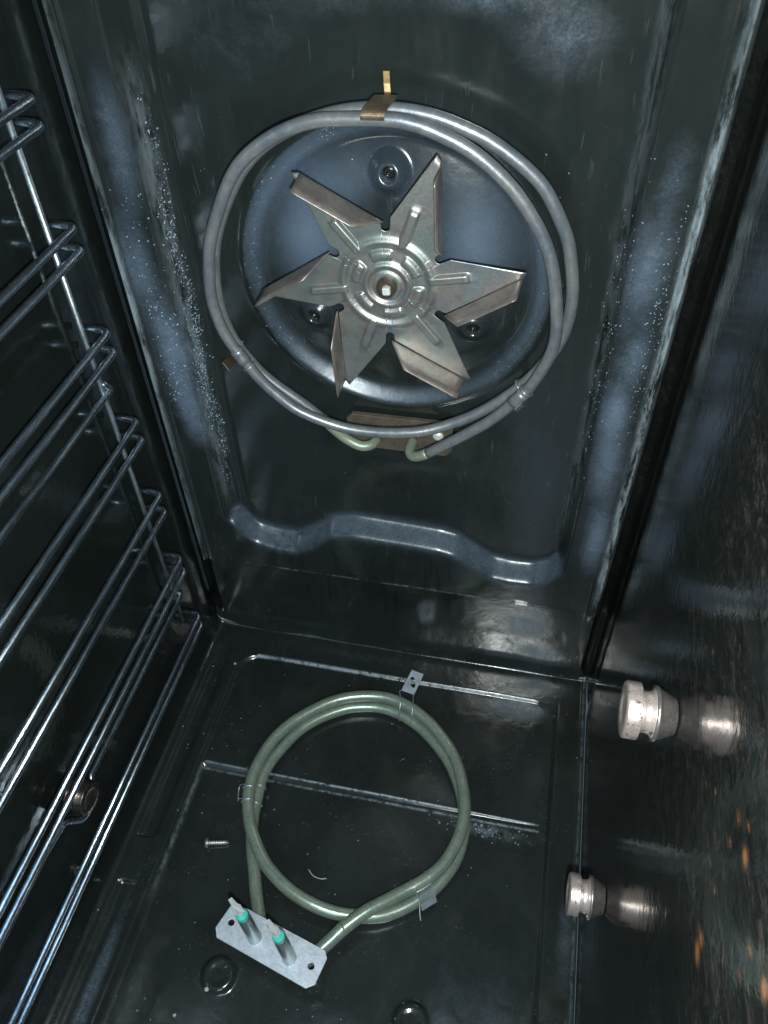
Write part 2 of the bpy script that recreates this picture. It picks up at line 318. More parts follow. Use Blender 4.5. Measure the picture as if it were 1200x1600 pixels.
def ring_pts(c, u, v, ru, rv, n=16):
    c, u, v = Vector(c), Vector(u), Vector(v)
    return [tuple(c+u*ru*math.cos(2*math.pi*k/n)+v*rv*math.sin(2*math.pi*k/n)) for k in range(n)]
def box(name, c, ux, uy, uz, size, mat, parent, bevel=0.0005, at=None):
    bm = bmesh.new(); bmesh.ops.create_cube(bm, size=1)
    ux, uy, uz = Vector(ux).normalized(), Vector(uy).normalized(), Vector(uz).normalized()
    for v in bm.verts: v.co = Vector(c)+ux*v.co.x*size[0]+uy*v.co.y*size[1]+uz*v.co.z*size[2]
    bmesh.ops.bevel(bm, geom=list(bm.edges), offset=bevel, segments=2, affect='EDGES')
    return bmlink(name, bm, mat, parent, False, at)
def droplets(name, spots, mat, parent):
    """little flattened beads: (centre, normal, radius)"""
    V, F = [], []
    for c, nrm, r in spots:
        n = Vector(nrm).normalized(); u = n.orthogonal().normalized(); w = n.cross(u); b0 = len(V)
        el = random.uniform(0.7, 1.6); r = r*random.choice((0.5, 0.6, 0.8, 1.0, 1.25))
        for lev, (rr, hh) in enumerate(((1.0, -0.1), (0.85, 0.35), (0.45, 0.62))):
            for s in range(7):
                a = 2*math.pi*s/7+lev*0.3; V.append(Vector(c)+(u*math.cos(a)*el+w*math.sin(a)/el)*r*rr+n*r*hh)
        V.append(Vector(c)+n*r*0.7)
        for l in range(2):
            for s in range(7):
                t = (s+1) % 7; F.append([b0+l*7+s, b0+l*7+t, b0+(l+1)*7+t, b0+(l+1)*7+s])
        for s in range(7): F.append([b0+14+s, b0+14+(s+1) % 7, b0+21])
    o = link(name, V, F, mat, parent, True); o['kind'] = 'stuff'; return o

# ------------------------------------------------------------------ oven cavity
HW = 0.235; TOP = 0.90; FRONT = -0.66
oven = root('oven_cavity', (0, 0, 0), 'black enamelled oven interior that holds every other thing', 'oven')

zx = [-0.30, -0.172, -0.160, -0.150, -0.127, -0.105, -0.085, -0.065, -0.040, 0.0, 0.052, 0.070, 0.090, 0.108, 0.128, 0.150, 0.165, 0.176, 0.3]
zz = [0.215, 0.215, 0.196, 0.188, 0.1835, 0.1835, 0.197, 0.216, 0.222, 0.2195, 0.2175, 0.2135, 0.199, 0.187, 0.1845, 0.1855, 0.192, 0.208, 0.208]
_xs = np.linspace(-0.3, 0.3, 601); _zs = np.interp(_xs, zx, zz); _k = np.hanning(15); _k /= _k.sum()
_zs = np.convolve(np.pad(_zs, 7, mode='edge'), _k, 'valid')
DCX, DCZ = 0.0065, 0.4985
BUMPS = [(0.0045, 0.5835), (-0.0620, 0.4615), (0.0725, 0.4637)]
def back_d(x, z):
    zb = np.interp(x, _xs, _zs)
    sL = sm(-0.184, -0.168, x); sR = 1-sm(0.172, 0.184, x)
    sB = sm(-0.015, 0.0, z-zb)
    Mk = sL*sR*sB
    d = 0.021*(1-Mk)
    d -= 0.0008*np.exp(-((x+0.163)/0.003)**2)*sm(0.20, 0.22, z)
    d -= 0.0140*(1-sm(0.131, 0.137, z))
    d += 0.0075*np.clip(1-z/0.026, 0, 1.3)**2
    # turned-up flange each side, then the gap against the side walls
    ax = np.abs(x-0.0015)
    d += 0.005*np.exp(-((ax-0.2195)/0.0022)**2)*sm(0.10, 0.15, z)
    d += 0.0022*np.exp(-((ax-0.2135)/0.0014)**2)*sm(0.10, 0.15, z)
    d -= 0.040*sm(0.2235, 0.229, ax)
    # fan dish
    r = np.hypot(x-DCX, z-DCZ)
    dome = -0.0085+0.0150*np.clip(1-(r/0.108)**2, 0, 1)
    d += np.where(r < 0.126, dome*(1-sm(0.105, 0.124, r)), 0)
    d += 0.0016*np.exp(-((r-0.1235)/0.004)**2)
    for bx, bz in BUMPS:
        q = np.hypot(x-bx, z-bz); d += 0.0075*(1-sm(0.006, 0.0175, q)) - 0.007*(1-sm(0.0035, 0.0062, q))
    # shallow dent under the element plate
    d -= 0.003*np.exp(-(((x-0.008)/0.062)**4)-((z-0.338)/0.030)**4)
    d += 0.0003*np.sin(x*31+1.3)*np.sin(z*23+0.4)+0.00025*np.sin(x*67+z*19)
    return d
def back_stain_glow(x, z):  # deposits, plus blue reflected light painted on margins, dish, top and lower right
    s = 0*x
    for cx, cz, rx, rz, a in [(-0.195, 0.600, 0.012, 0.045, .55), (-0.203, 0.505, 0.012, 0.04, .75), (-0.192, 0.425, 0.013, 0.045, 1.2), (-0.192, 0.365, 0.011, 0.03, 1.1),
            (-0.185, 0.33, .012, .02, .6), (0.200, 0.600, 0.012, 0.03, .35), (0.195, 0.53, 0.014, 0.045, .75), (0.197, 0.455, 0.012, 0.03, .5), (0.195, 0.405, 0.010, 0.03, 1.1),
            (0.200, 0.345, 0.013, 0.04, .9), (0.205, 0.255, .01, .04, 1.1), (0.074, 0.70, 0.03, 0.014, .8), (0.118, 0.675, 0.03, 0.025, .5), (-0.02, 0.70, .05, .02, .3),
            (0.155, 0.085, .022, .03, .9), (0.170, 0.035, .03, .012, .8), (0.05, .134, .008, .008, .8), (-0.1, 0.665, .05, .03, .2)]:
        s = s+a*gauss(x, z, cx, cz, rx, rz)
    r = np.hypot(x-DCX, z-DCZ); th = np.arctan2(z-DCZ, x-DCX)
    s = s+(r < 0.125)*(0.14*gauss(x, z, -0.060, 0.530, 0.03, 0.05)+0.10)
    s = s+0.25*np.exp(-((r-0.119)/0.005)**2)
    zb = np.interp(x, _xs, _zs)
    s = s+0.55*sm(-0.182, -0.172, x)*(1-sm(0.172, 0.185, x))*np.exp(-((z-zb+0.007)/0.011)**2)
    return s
def back_glow_tint(x, z):  # reflected blue glow in dish and margins, painted as colour
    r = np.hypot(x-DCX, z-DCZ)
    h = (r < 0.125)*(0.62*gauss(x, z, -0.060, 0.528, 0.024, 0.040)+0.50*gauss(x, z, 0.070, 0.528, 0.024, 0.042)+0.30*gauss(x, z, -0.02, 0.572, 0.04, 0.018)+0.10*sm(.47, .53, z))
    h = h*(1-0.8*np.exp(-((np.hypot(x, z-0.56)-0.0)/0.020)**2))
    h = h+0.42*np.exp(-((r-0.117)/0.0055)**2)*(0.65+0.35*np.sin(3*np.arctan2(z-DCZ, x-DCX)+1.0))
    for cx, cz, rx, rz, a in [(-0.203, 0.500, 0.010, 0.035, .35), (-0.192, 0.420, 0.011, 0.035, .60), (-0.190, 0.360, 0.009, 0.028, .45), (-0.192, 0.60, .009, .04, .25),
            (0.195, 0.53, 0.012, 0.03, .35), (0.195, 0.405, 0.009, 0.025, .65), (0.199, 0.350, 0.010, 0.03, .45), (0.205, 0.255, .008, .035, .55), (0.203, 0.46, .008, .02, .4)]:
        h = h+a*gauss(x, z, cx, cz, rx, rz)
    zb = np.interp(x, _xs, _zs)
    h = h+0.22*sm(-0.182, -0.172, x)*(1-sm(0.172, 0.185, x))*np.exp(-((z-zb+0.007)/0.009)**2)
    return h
def back_worn_glint(x, z):  # flange wear, plus painted edge highlights and a lower-right reflection
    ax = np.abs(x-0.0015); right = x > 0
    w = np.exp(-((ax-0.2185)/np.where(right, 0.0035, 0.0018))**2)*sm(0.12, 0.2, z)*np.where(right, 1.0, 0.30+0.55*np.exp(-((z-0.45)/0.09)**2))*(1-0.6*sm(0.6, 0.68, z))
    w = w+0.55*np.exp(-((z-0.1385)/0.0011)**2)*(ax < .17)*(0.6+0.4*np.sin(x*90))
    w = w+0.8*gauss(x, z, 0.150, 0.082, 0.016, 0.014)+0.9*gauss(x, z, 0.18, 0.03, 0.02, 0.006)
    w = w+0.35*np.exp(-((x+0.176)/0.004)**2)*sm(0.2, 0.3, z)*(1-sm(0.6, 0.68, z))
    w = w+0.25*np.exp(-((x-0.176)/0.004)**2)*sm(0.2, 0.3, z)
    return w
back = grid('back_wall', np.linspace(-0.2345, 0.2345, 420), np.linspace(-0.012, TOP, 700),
            lambda x, z: np.stack([x, -back_d(x, z), z], -1), M_BACK, oven, stain=back_stain_glow, worn=back_worn_glint, haze=back_glow_tint,  # haze is painted blue glow; stain and worn partly painted light
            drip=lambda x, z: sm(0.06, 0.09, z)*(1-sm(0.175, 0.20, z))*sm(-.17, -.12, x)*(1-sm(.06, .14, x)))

def floor_d(x, y):
    xl = -0.186-0.00*y; xr = 0.203
    dx = np.minimum(x-xl, xr-x); dy = -0.050-y
    rc = 0.03; qx = np.clip(rc-dx, 0, None); qy = np.clip(rc-dy, 0, None)
    inside = rc-np.hypot(qx, qy)
    inside = np.where((dx < 0) | (dy < 0), np.minimum(dx, dy), inside)
    d = -0.0035*sm(-0.001, 0.0045, inside)
    # shallow step across the panel, running out towards the right
    k = np.clip((0.192-x)/0.37, 0, 1)
    wd = 0.0025+0.005*k
    stp = sm(0, 1, (-0.1955-y)/wd)*sm(-0.184, -0.177, x)*(0.30+0.70*np.clip(k*1.6, 0, 1))*(x < 0.195)*sm(0, 0.03, 0.196-x)
    d -= 0.0034*stp*np.clip(1-(-y-0.2)*0.8, 0.3, 1)
    for cx, cy in ((-0.0895, -0.396), (0.0930, -0.397)):
        r = np.hypot(x-cx, y-cy); d += 0.0042*(1-sm(0.0125, 0.0185, r))-0.001*(1-sm(0.006, 0.011, r))
    # long trough beside the left wall and rolled lips at the seams
    d -= 0.004*np.exp(-((x+0.208)/0.009)**4)*sm(0.05, 0.08, -y)
    d += 0.0035*np.exp(-((x+0.2085)/0.009)**4)*sm(0.288, 0.292, -y)*(1-sm(0.333, 0.338, -y))
    d += 0.0012*np.exp(-((x-0.2315)/0.0018)**2)
    d += 0.010*np.clip((-0.222-x)/0.013, 0, 1)**2
    d += 0.0035*np.exp(-((y+0.0115)/0.0022)**2)
    d += 0.008*np.clip((-x-0.195)/0.04, 0, 1)**2*np.clip((y+0.045)/0.045, 0, 1)
    d += 0.0004*np.sin(x*27+0.7)*np.sin(y*21)+0.0002*np.sin(x*60-y*33)
    return d
def floor_stain_glow(x, y):  # left trough and back right patches are reflections painted in blue-grey
    s = 0*x
    for cx, cy, rx, ry, a in [(0.155, -0.066, 0.03, 0.012, .8), (0.18, -0.03, .03, .012, .6), (0.075, -0.29, 0.018, 0.010, .5), (0.165, -0.40, 0.03, 0.06, .35), (-0.2, -0.46, 0.006, 0.09, 1.3),
            (0.03, -0.43, 0.05, 0.03, .35), (0.12, -0.40, 0.015, 0.06, .3), (0.224, -0.3, 0.008, 0.05, .4), (-.02, -.03, .12, .01, .2)]:
        s = s+a*gauss(x, y, cx, cy, rx, ry)
    return s
def floor_glint(x, y):  # highlights along step, panel and seam edges, painted as pale bluish lines
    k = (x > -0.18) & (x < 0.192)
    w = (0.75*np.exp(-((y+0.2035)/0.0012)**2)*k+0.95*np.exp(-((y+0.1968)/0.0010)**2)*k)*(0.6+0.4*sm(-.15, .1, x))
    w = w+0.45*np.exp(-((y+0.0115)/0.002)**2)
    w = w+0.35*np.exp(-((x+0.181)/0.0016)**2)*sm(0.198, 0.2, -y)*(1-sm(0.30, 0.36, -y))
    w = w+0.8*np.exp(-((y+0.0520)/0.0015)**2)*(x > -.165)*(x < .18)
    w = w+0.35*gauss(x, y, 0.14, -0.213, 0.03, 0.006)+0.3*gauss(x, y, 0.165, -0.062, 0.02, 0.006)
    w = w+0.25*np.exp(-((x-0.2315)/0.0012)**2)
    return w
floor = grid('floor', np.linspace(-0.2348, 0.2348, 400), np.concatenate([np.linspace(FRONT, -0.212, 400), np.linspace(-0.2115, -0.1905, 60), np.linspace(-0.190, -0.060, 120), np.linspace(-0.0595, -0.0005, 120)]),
             lambda x, y: np.stack([x, y, floor_d(x, y)], -1), M_FLOOR, oven, stain=floor_stain_glow, worn=floor_glint)  # worn holds painted edge highlights, stain also painted reflections

def left_x(y, z):
    g = 0.0025*sm(-0.046, -0.034, y)-0.006*sm(-0.018, 0.002, y)
    g = g+0.010*np.clip((0.03-z)/0.03, 0, 1)**2
    return -HW+g+0.0003*np.sin(y*25)*np.sin(z*14+1)
left = grid('side_wall', np.linspace(FRONT, 0.03, 240), np.linspace(0.004, TOP, 300),
            lambda y, z: np.stack([left_x(y, z), y, z], -1), M_LEFT, oven, flip=False,
            stain=lambda y, z: 0.14*np.exp(-((y+0.03)/0.006)**2), worn=lambda y, z: 0.10*np.exp(-((y+0.036)/0.003)**2))
left['label'] = 'glossy left side wall behind the wire rack'
FLECKS = [(-0.300, 0.474, .0012, .0010), (-0.352, 0.500, .0016, .0012), (-0.3700, 0.460, .0012, .001), (-0.4400, 0.4500, .0012, .0012), (-0.446, 0.486, .002, .0016), (-0.41, 0.447, .001, .001), (-0.3943, 0.4888, 0.0030, .0016), (-0.4035, 0.4996, 0.0016, .001), (-0.4128, 0.4914, 0.0030, .0024), (-0.4268, 0.4126, 0.0040, .0030), (-0.4229, 0.420, 0.003, .003),
        (-0.4507, 0.47, .002, .0015), (-0.4617, 0.4973, .003, .003), (-0.397, 0.4428, .0015, .001), (-0.40, 0.475, .0015, .001)]
def right_x(y, z):
    g = -0.008*sm(-0.020, 0.0, y)+0.0012*np.exp(-((y+0.05)/0.01)**2)
    return HW-g*-1+0.0003*np.sin(y*23+1)*np.sin(z*17)
def right_stain(y, z):
    s = 0.35*gauss(y, z, -0.09, 0.42, 0.03, 0.10)+0.22*sm(-0.2, -0.4, -(-y))*0
    s = s+0.08*gauss(y, z, -0.42, 0.50, 0.09, 0.14)+0.05*gauss(y, z, -0.33, 0.55, 0.06, 0.16)
    for k in range(26):
        s = s+0.5*gauss(y, z, _ry[k], _rz[k], 0.007, 0.0025)*0.6
    return s
_r = np.random.default_rng(5); _ry = -0.46+0.26*_r.random(26); _rz = 0.30+0.36*_r.random(26)
right = grid('side_wall', np.linspace(FRONT, 0.03, 380), np.linspace(0.0035, TOP, 480),
             lambda y, z: np.stack([right_x(y, z), y, z], -1), M_RIGHT, oven, flip=True, stain=right_stain,
             worn=lambda y, z: 0.04*gauss(y, z, -0.38, 0.54, 0.12, 0.14),
             rust=lambda y, z: sum(gauss(y, z, a, b, c, d) for a, b, c, d in FLECKS)*1.6,  # small orange spots at fixed places
             grime=lambda y, z: 0.25+0.75*sm(0.25, 0.48, z)*(1-sm(0.62, 0.75, z))*sm(0.12, 0.30, -y))
right['label'] = 'streaked right side wall with orange spots'

# screws in the dish
for bx, bz in BUMPS:
    yb = -float(back_d(np.array(bx), np.array(bz)))
    lathe('dish_screw', [(-0.001, 0.0052), (0.0012, 0.0052), (0.0024, 0.0044), (0.0030, 0.0030), (0.0031, 0.0016), (0.0018, 0.0013)], (bx, yb, bz), (0, -1, 0), M_SCREWK, back, 24)
# small pressed slots on the ledge
for cx in (-0.1370, 0.1440):
    box('slot_tab', (cx, -0.0225, 0.1385), (1, 0, 0.02), (0, 1, 0), (0, 0, 1), (0.013, 0.004, 0.0022), M_BACK, back)

# dried spatter beads along the edges of the recessed panel
sp = []
def onback(x, z, r):
    e = 1e-3; f = lambda a, b: float(back_d(np.array(a), np.array(b)))
    d = f(x, z); n = (-(f(x+e, z)-f(x-e, z))/(2*e), -1.0, -(f(x, z+e)-f(x, z-e))/(2*e)); n = (n[0], -1.0, n[2])
    sp.append(((x, -d, z), n, r))
for _ in range(900):
    z = random.triangular(0.24, 0.66, 0.42); onback(-0.1735+random.gauss(0, 0.0018)+0.0012*math.sin(z*45), z, random.uniform(0.00022, 0.00075))
for _ in range(230):
    z = random.triangular(0.26, 0.62, 0.50); onback(0.1785+random.gauss(0, 0.004), z, random.uniform(0.0002, 0.0006))
for _ in range(240):
    z = random.triangular(0.34, 0.60, 0.38); onback(-0.196+random.gauss(0, 0.009), z, random.uniform(0.0002, 0.0008))
for _ in range(240):
    z = random.triangular(0.36, 0.60, 0.50); onback(0.209+random.gauss(0, 0.005), z, random.uniform(0.0002, 0.0006))
for _ in range(230):
    a = random.uniform(-0.7, 3.9); r = 0.1185+random.gauss(0, 0.003); onback(DCX+r*math.cos(a), DCZ+r*math.sin(a), random.uniform(0.0002, 0.0005))
for _ in range(70): onback(random.uniform(-0.15, 0.16), random.uniform(0.23, 0.69), random.uniform(0.00015, 0.0004))
for _ in range(14): onback(random.gauss(0.115, 0.03), random.gauss(0.58, 0.03), random.uniform(0.0002, 0.0006))
droplets('spatter', sp, M_DROP, back)
sp2 = []
for _ in range(160):
    x, y = random.uniform(-0.17, 0.2), random.uniform(-0.45, -0.05)
    sp2.append(((x, y, float(floor_d(np.array(x), np.array(y)))), (0, 0, 1), random.uniform(0.0002, 0.0006)))
for _ in range(120):
    x, y = random.gauss(0.135, 0.022), -0.206-abs(random.gauss(0, 0.007))
    sp2.append(((x, y, float(floor_d(np.array(x), np.array(y)))), (0, 0, 1), random.uniform(0.0003, 0.0010)))
droplets('spatter', sp2, M_DROP, floor)

# ------------------------------------------------------------------ fan
FC = Vector((0.0080, -0.030, 0.5112))
fan = root('fan', (FC.x, -0.018, FC.z), 'heat-tinted steel fan wheel of six pointed blades inside the upper ring element', 'fan')
TIP0 = 10.0; RT, RN = 0.1050, 0.0445
def pol(r, deg): return np.array([r*math.cos(math.radians(deg)), r*math.sin(math.radians(deg))])
def fan_R(th):
    """outline radius at th degrees"""
    k = round((th-TIP0+9)/60.0); ph = th-TIP0-60*k            # -39 .. 21
    a, b = (pol(RN+0.003, 21), pol(RT, 0)) if ph >= 0 else ((pol(RT, 0), pol(RT-0.003, -2.5)) if ph > -2.5 else (pol(RT-0.003, -2.5), pol(RN+0.003, -39)))
    u = pol(1, ph); e = b-a
    M2 = np.array([[u[0], -e[0]], [u[1], -e[1]]]); t = np.linalg.solve(M2, a)[0]
    for c in (21, -39):
        cen = pol(RN+0.0015, c); bq = float(np.dot(u, cen)); disc = bq*bq-float(cen@cen)+0.0036**2
        if disc > 0: t = min(t, bq-math.sqrt(disc))
    return t
def fan_h(r, thd):
    h = 0.0
    s = lambda a, b, x: float(sm(a, b, np.array(x)))
    ph = (thd-TIP0+30) % 60-30; lat = abs(r*math.sin(math.radians(ph)))
    rib = (1-s(0.0018, 0.0046, lat))*s(0.030, 0.034, r)*(1-s(0.060, 0.0645, r))
    ring = math.exp(-((r-0.0345)/0.0030)**2)
    pa = (thd-TIP0-30+30) % 60-30
    island = (1-s(15, 22, abs(pa)))*math.exp(-((r-0.0245)/0.0036)**4)
    hub = math.exp(-((r-0.0165)/0.0024)**2)
    h = max(0.0030*rib, 0.0026*ring, 0.0026*hub)+0.0024*island
    h += 0.0016*(1-s(0.0095, 0.013, r))
    h -= 0.0010*s(0.02, 0.035, r)
    return h
V, Fc = [], []; NT = 960; NR = 64
for i in range(NT):
    th = 360.0*i/NT+TIP0; Rm = fan_R(th)
    for j in range(NR+1):
        r = 0.004+(min(0.070, Rm)-0.004)*j/NR if j < NR else Rm
        if j >= NR-6 and Rm > 0.070: r = 0.064+(Rm-0.064)*(j-(NR-7))/7.0
        elif Rm > 0.070: r = 0.004+(0.064-0.004)*j/(NR-7)
        a = math.radians(th)
        V.append((FC.x+r*math.cos(a), FC.y-fan_h(r, th), FC.z+r*math.sin(a)))
for i in range(NT):
    for j in range(NR):
        a = i*(NR+1)+j; b = ((i+1) % NT)*(NR+1)+j; Fc.append([a, b, b+1, a+1])
wheel = link('fan_plate', V, Fc, M_FAN, fan)
sol = wheel.modifiers.new('solid', 'SOLIDIFY'); sol.thickness = 0.0009; sol.offset = 0
def fan_w(p, h=0.0): return Vector((FC.x+p[0], FC.y-h, FC.z+p[1]))
for k in range(6):
    a0 = TIP0+60*k; t = pol(RT-0.0035, a0-2.6); n = pol(RN+0.0048, a0-37.5); e = (t-n)/np.linalg.norm(t-n)
    out = np.array([e[1], -e[0]]); H = 0.0275; ln = np.linalg.norm(t-n)
    rows = []
    for (f, hh) in ((0, 0), (0.25, 0.6), (1.0, 3.2), (3.0, 9.5), (6, 16.5), (8.5, H*1000)):
        hh = hh/1000; lean = -0.03*hh+0.0006*(1-math.exp(-hh/0.0012))
        s0 = 0.0+0.017*(hh/H)**1.0; s1 = ln-0.002*(hh/H)
        rows.append([fan_w(n+e*(s0+(s1-s0)*q/12.0)+out*lean, hh+0.0) for q in range(13)])
    V = [p for r in rows for p in r]; F = []
    for i in range(len(rows)-1):
        for q in range(12): F.append([i*13+q, i*13+q+1, (i+1)*13+q+1, (i+1)*13+q])
    o = link('blade_vane', V, F, M_VANE, fan); m = o.modifiers.new('solid', 'SOLIDIFY'); m.thickness = 0.0009; m.offset = 0
lathe('nut', round_prof([(0, 0.0001), (0, 0.0078), (0.003, 0.0080), (0.0075, 0.0074), (0.0105, 0.0052), (0.0118, 0.0001)], 0.0012), (FC.x, FC.y-0.001, FC.z), (0, -1, 0), M_RUSTN, fan, 24)
box('shaft_flat', (FC.x+0.0018, FC.y-0.0125, FC.z+0.0022), (1, 0, 0.12), (0, 1, 0), (-0.12, 0, 1), (0.0056, 0.0046, 0.0056), M_TAB, fan, 0.0005)
lathe('motor_shaft', [(0, 0.007), (0.026, 0.007)], (FC.x, -0.004, FC.z), (0, -1, 0), M_NUT, fan, 20)

# ------------------------------------------------------------------ upper ring element
ue = root('ring_heating_element', (0.006, -0.006, 0.36), 'grey double-loop ring heating element mounted on the back wall around the fan', 'heating element')
UPPER_COIL = [(x-0.0018, y, z) if (i > 45 and x < -0.06 and y > -0.0325) else (x, y, z) for i, (x, y, z) in enumerate(UPPER_COIL)]
pu = smooth_path(spline(UPPER_COIL, 6), 4); RU = 0.0047
n1 = 20; n2 = 30
tube('heating_tube', pu[n1:-n2], RU, M_COIL_UP, ue, 20)
tube('tube_end', pu[:n1+1], RU, M_COIL_END, ue, 20)
tube('tube_end', pu[-n2-1:], RU, M_COIL_END, ue, 20)
slab('mounting_plate', [(-0.0399, -0.0015, 0.3561), (-0.0347, -0.0015, 0.3620), (0.053, -0.0015, 0.3620), (0.060, -0.0015, 0.3561), (0.060, -0.0015, 0.330), (0.054, -0.0015, 0.3235), (-0.0335, -0.0015, 0.3235), (-0.0399, -0.0015, 0.330)],
     [ring_pts((0.0475, -0.0015, 0.345), (1, 0, 0), (0, 0, 1), 0.002, 0.002)], 0.0050, (0, -1, 0), M_BRPLATE, ue)
lathe('plate_screw', round_prof([(0, 0.0052), (0.002, 0.0050), (0.0035, 0.0030), (0.0036, 0.0001)], 0.0004), (0.0470, -0.0065, 0.3478), (0, -1, 0), M_TAB, ue, 20)
lathe('plate_screw', round_prof([(0, 0.0052), (0.002, 0.0050), (0.0035, 0.0030), (0.0036, 0.0001)], 0.0004), (-0.0270, -0.0065, 0.3440), (0, -1, 0), M_TAB, ue, 20)
# browned strap that hooks the top of the ring to the wall
def ribbon(name, prof, wv, wid, th, mat, parent):
    """sheet strip: centre line prof (world), width direction wv"""
    P = np.array(prof, float); wv = np.array(Vector(wv).normalized()); V, F = [], []
    T = np.gradient(P, axis=0); T /= np.linalg.norm(T, axis=1)[:, None]; wid = np.full(len(P), wid) if np.isscalar(wid) else np.array(wid)
    for k in range(len(P)):
        nn = np.cross(T[k], wv); nn /= np.linalg.norm(nn)
        for a, b in ((-1, -1), (1, -1), (1, 1), (-1, 1)): V.append(P[k]+wv*wid[k]*a/2+nn*th*b/2)
    for k in range(len(P)-1):
        for s in range(4): F.append([4*k+s, 4*k+(s+1) % 4, 4*k+4+(s+1) % 4, 4*k+4+s])
    F += [[3, 2, 1, 0], [4*len(P)-4+s for s in range(4)]]
    return link(name, V, F, mat, parent, False)
ribbon('strap', spline([(0.0055, -0.0502, 0.6372), (0.0058, -0.0510, 0.6398), (0.0066, -0.0485, 0.6425), (0.0080, -0.0400, 0.6436), (0.0095, -0.0270, 0.6442)], 4), (1, 0, 0.02), 0.0155, 0.0011, M_BRONZE, ue)
ribbon('strap_tab', [(0.0084, -0.0270, 0.6430), (0.0066, -0.0100, 0.6368), (0.0058, -0.0045, 0.6390), (0.0052, -0.0030, 0.6440), (0.0049, -0.0028, 0.6515)], (1, 0, 0), 0.0042, 0.0012, M_GOLD, ue)

def near_idx(path, q):
    return int(np.argmin(np.linalg.norm(path-np.array(q), axis=1)))
def clip_loop(path, i, r, n=26, squash=None):
    """closed wire loop round the tube at index i"""
    T = path[min(i+1, len(path)-1)]-path[max(i-1, 0)]; T /= np.linalg.norm(T)
    u = np.cross(T, [0, 0, 1]); u /= np.linalg.norm(u); w = np.cross(T, u)
    return [path[i]+r*(math.cos(a)*u+math.sin(a)*w) for a in np.linspace(0, 2*math.pi, n, endpoint=False)]
def band(name, path, i0, i1, r, mat, parent):
    V, F = tube_geo(path[i0:i1], r, 20); return link(name, V, F, mat, parent)
for q, q2, foot in [((-0.1278, -0.042, 0.4330), (-0.126, -0.030, 0.440), [(-0.1325, -0.0430, 0.4285), (-0.1395, -0.0300, 0.4200), (-0.1405, -0.0040, 0.4080), (-0.1360, -0.0035, 0.4010)]),
                    ((0.1155, -0.042, 0.4255), (0.112, -0.028, 0.430), [(0.1165, -0.0470, 0.4220), (0.1195, -0.0350, 0.4120), (0.1190, -0.0060, 0.4000), (0.1170, -0.0030, 0.3960)])]:
    half = len(pu)//2
    i = near_idx(pu, q); T = pu[i+1]-pu[i-1]; T /= np.linalg.norm(T)
    band('clip_band', pu, i-2, i+3, RU+0.0008, M_COIL_UP, ue)
    ribbon('clip_foot', spline(foot, 5), T, 0.0085, 0.0008, M_BRONZE if q[0] < 0 else M_CLIP, ue)
    tube('clip_wire', clip_loop(pu, i+3, RU+0.0009), 0.0006, M_CLIP, ue, 6, True)
    tube('clip_wire', clip_loop(pu, near_idx(pu, q2), RU+0.0009), 0.0006, M_CLIP, ue, 6, True)

# ------------------------------------------------------------------ loose lower element
le = root('ring_heating_element', (0, -0.2, 0.0), 'olive green double-loop heating element lying loose on the oven floor', 'heating element')
LOWER_COIL[0:2] = [(-0.0560, -0.3600, 0.0165), (-0.0625, -0.3480, 0.0110)]
LOWER_COIL[-4:] = LOWER_COIL[-5:-4]+[(-0.0080, -0.3720, 0.0150), (-0.0150, -0.3740, 0.0165)]
pl_ = smooth_path(spline(LOWER_COIL, 6), 4)-np.array([0, 0, 0.0022]); RL = 0.0064
pl_[:, 2] = np.maximum(pl_[:, 2], 0.0032)
tube('heating_tube', pl_, RL, M_COIL_LO, le, 22)
PZ = 0.0270
n = Vector((0, 0, 1))
slab('mounting_plate', [(p[0], p[1], PZ) for p in PLATE], [ring_pts((p[0], p[1], PZ), (0.97, -0.2, 0), (0.2, 0.97, 0), 0.0032, 0.0029) for p in PHOLES], 0.0022, (0, 0, -1), M_GALV, le, 0.0003)
tdirs = []
TERM = [(-0.0590, -0.3665), (-0.0225, -0.3765)]; TAX = Vector((-0.055, 0.010, 1)).normalized()
for (tx, ty) in TERM:
    c = (tx, ty, PZ)
    slv = lathe('terminal', round_prof([(-0.012, 0.0062), (0.001, 0.0066), (0.004, 0.0063), (0.052, 0.0056), (0.0535, 0.0048)], 0.0004), c, TAX, M_SLEEVE, le, 28)
    lathe('insulator', round_prof([(0.0525, 0.0050), (0.0535, 0.0054), (0.0600, 0.0054), (0.0605, 0.0040), (0.0603, 0.0001)], 0.0007), c, TAX, M_TEAL, slv, 28)
    tb = [Vector((tx, ty, PZ+0.060)), Vector((tx-0.0003, ty+0.0006, PZ+0.072)), Vector((tx-0.0012, ty+0.0020, PZ+0.0815))]
    u = Vector((0.86, 0.50, 0)); out = []; ox_ = -0.055*0.066; tx += ox_
    zb = [(-0.0014, 0.060), (-0.0014, 0.0635), (-0.0036, 0.066), (-0.0036, 0.0775), (-0.0020, 0.0800), (-0.0016, 0.0885), (0.0014, 0.0900), (0.0022, 0.0800), (0.0034, 0.0775), (0.0034, 0.066), (0.0014, 0.0635), (0.0014, 0.060)]
    for a, h in zb:
        b = max(0, h-0.070); out.append((tx+u.x*a*1.25-0.30*b, ty+u.y*a*1.25+0.15*b, PZ+h))
    slab('terminal_tab', out, [ring_pts((tx, ty, PZ+0.0705), u, (0, 0, 1), 0.0011, 0.0014, 12)], 0.0009, (0.5, -0.86, 0.0), M_TAB, slv, 0.00015)
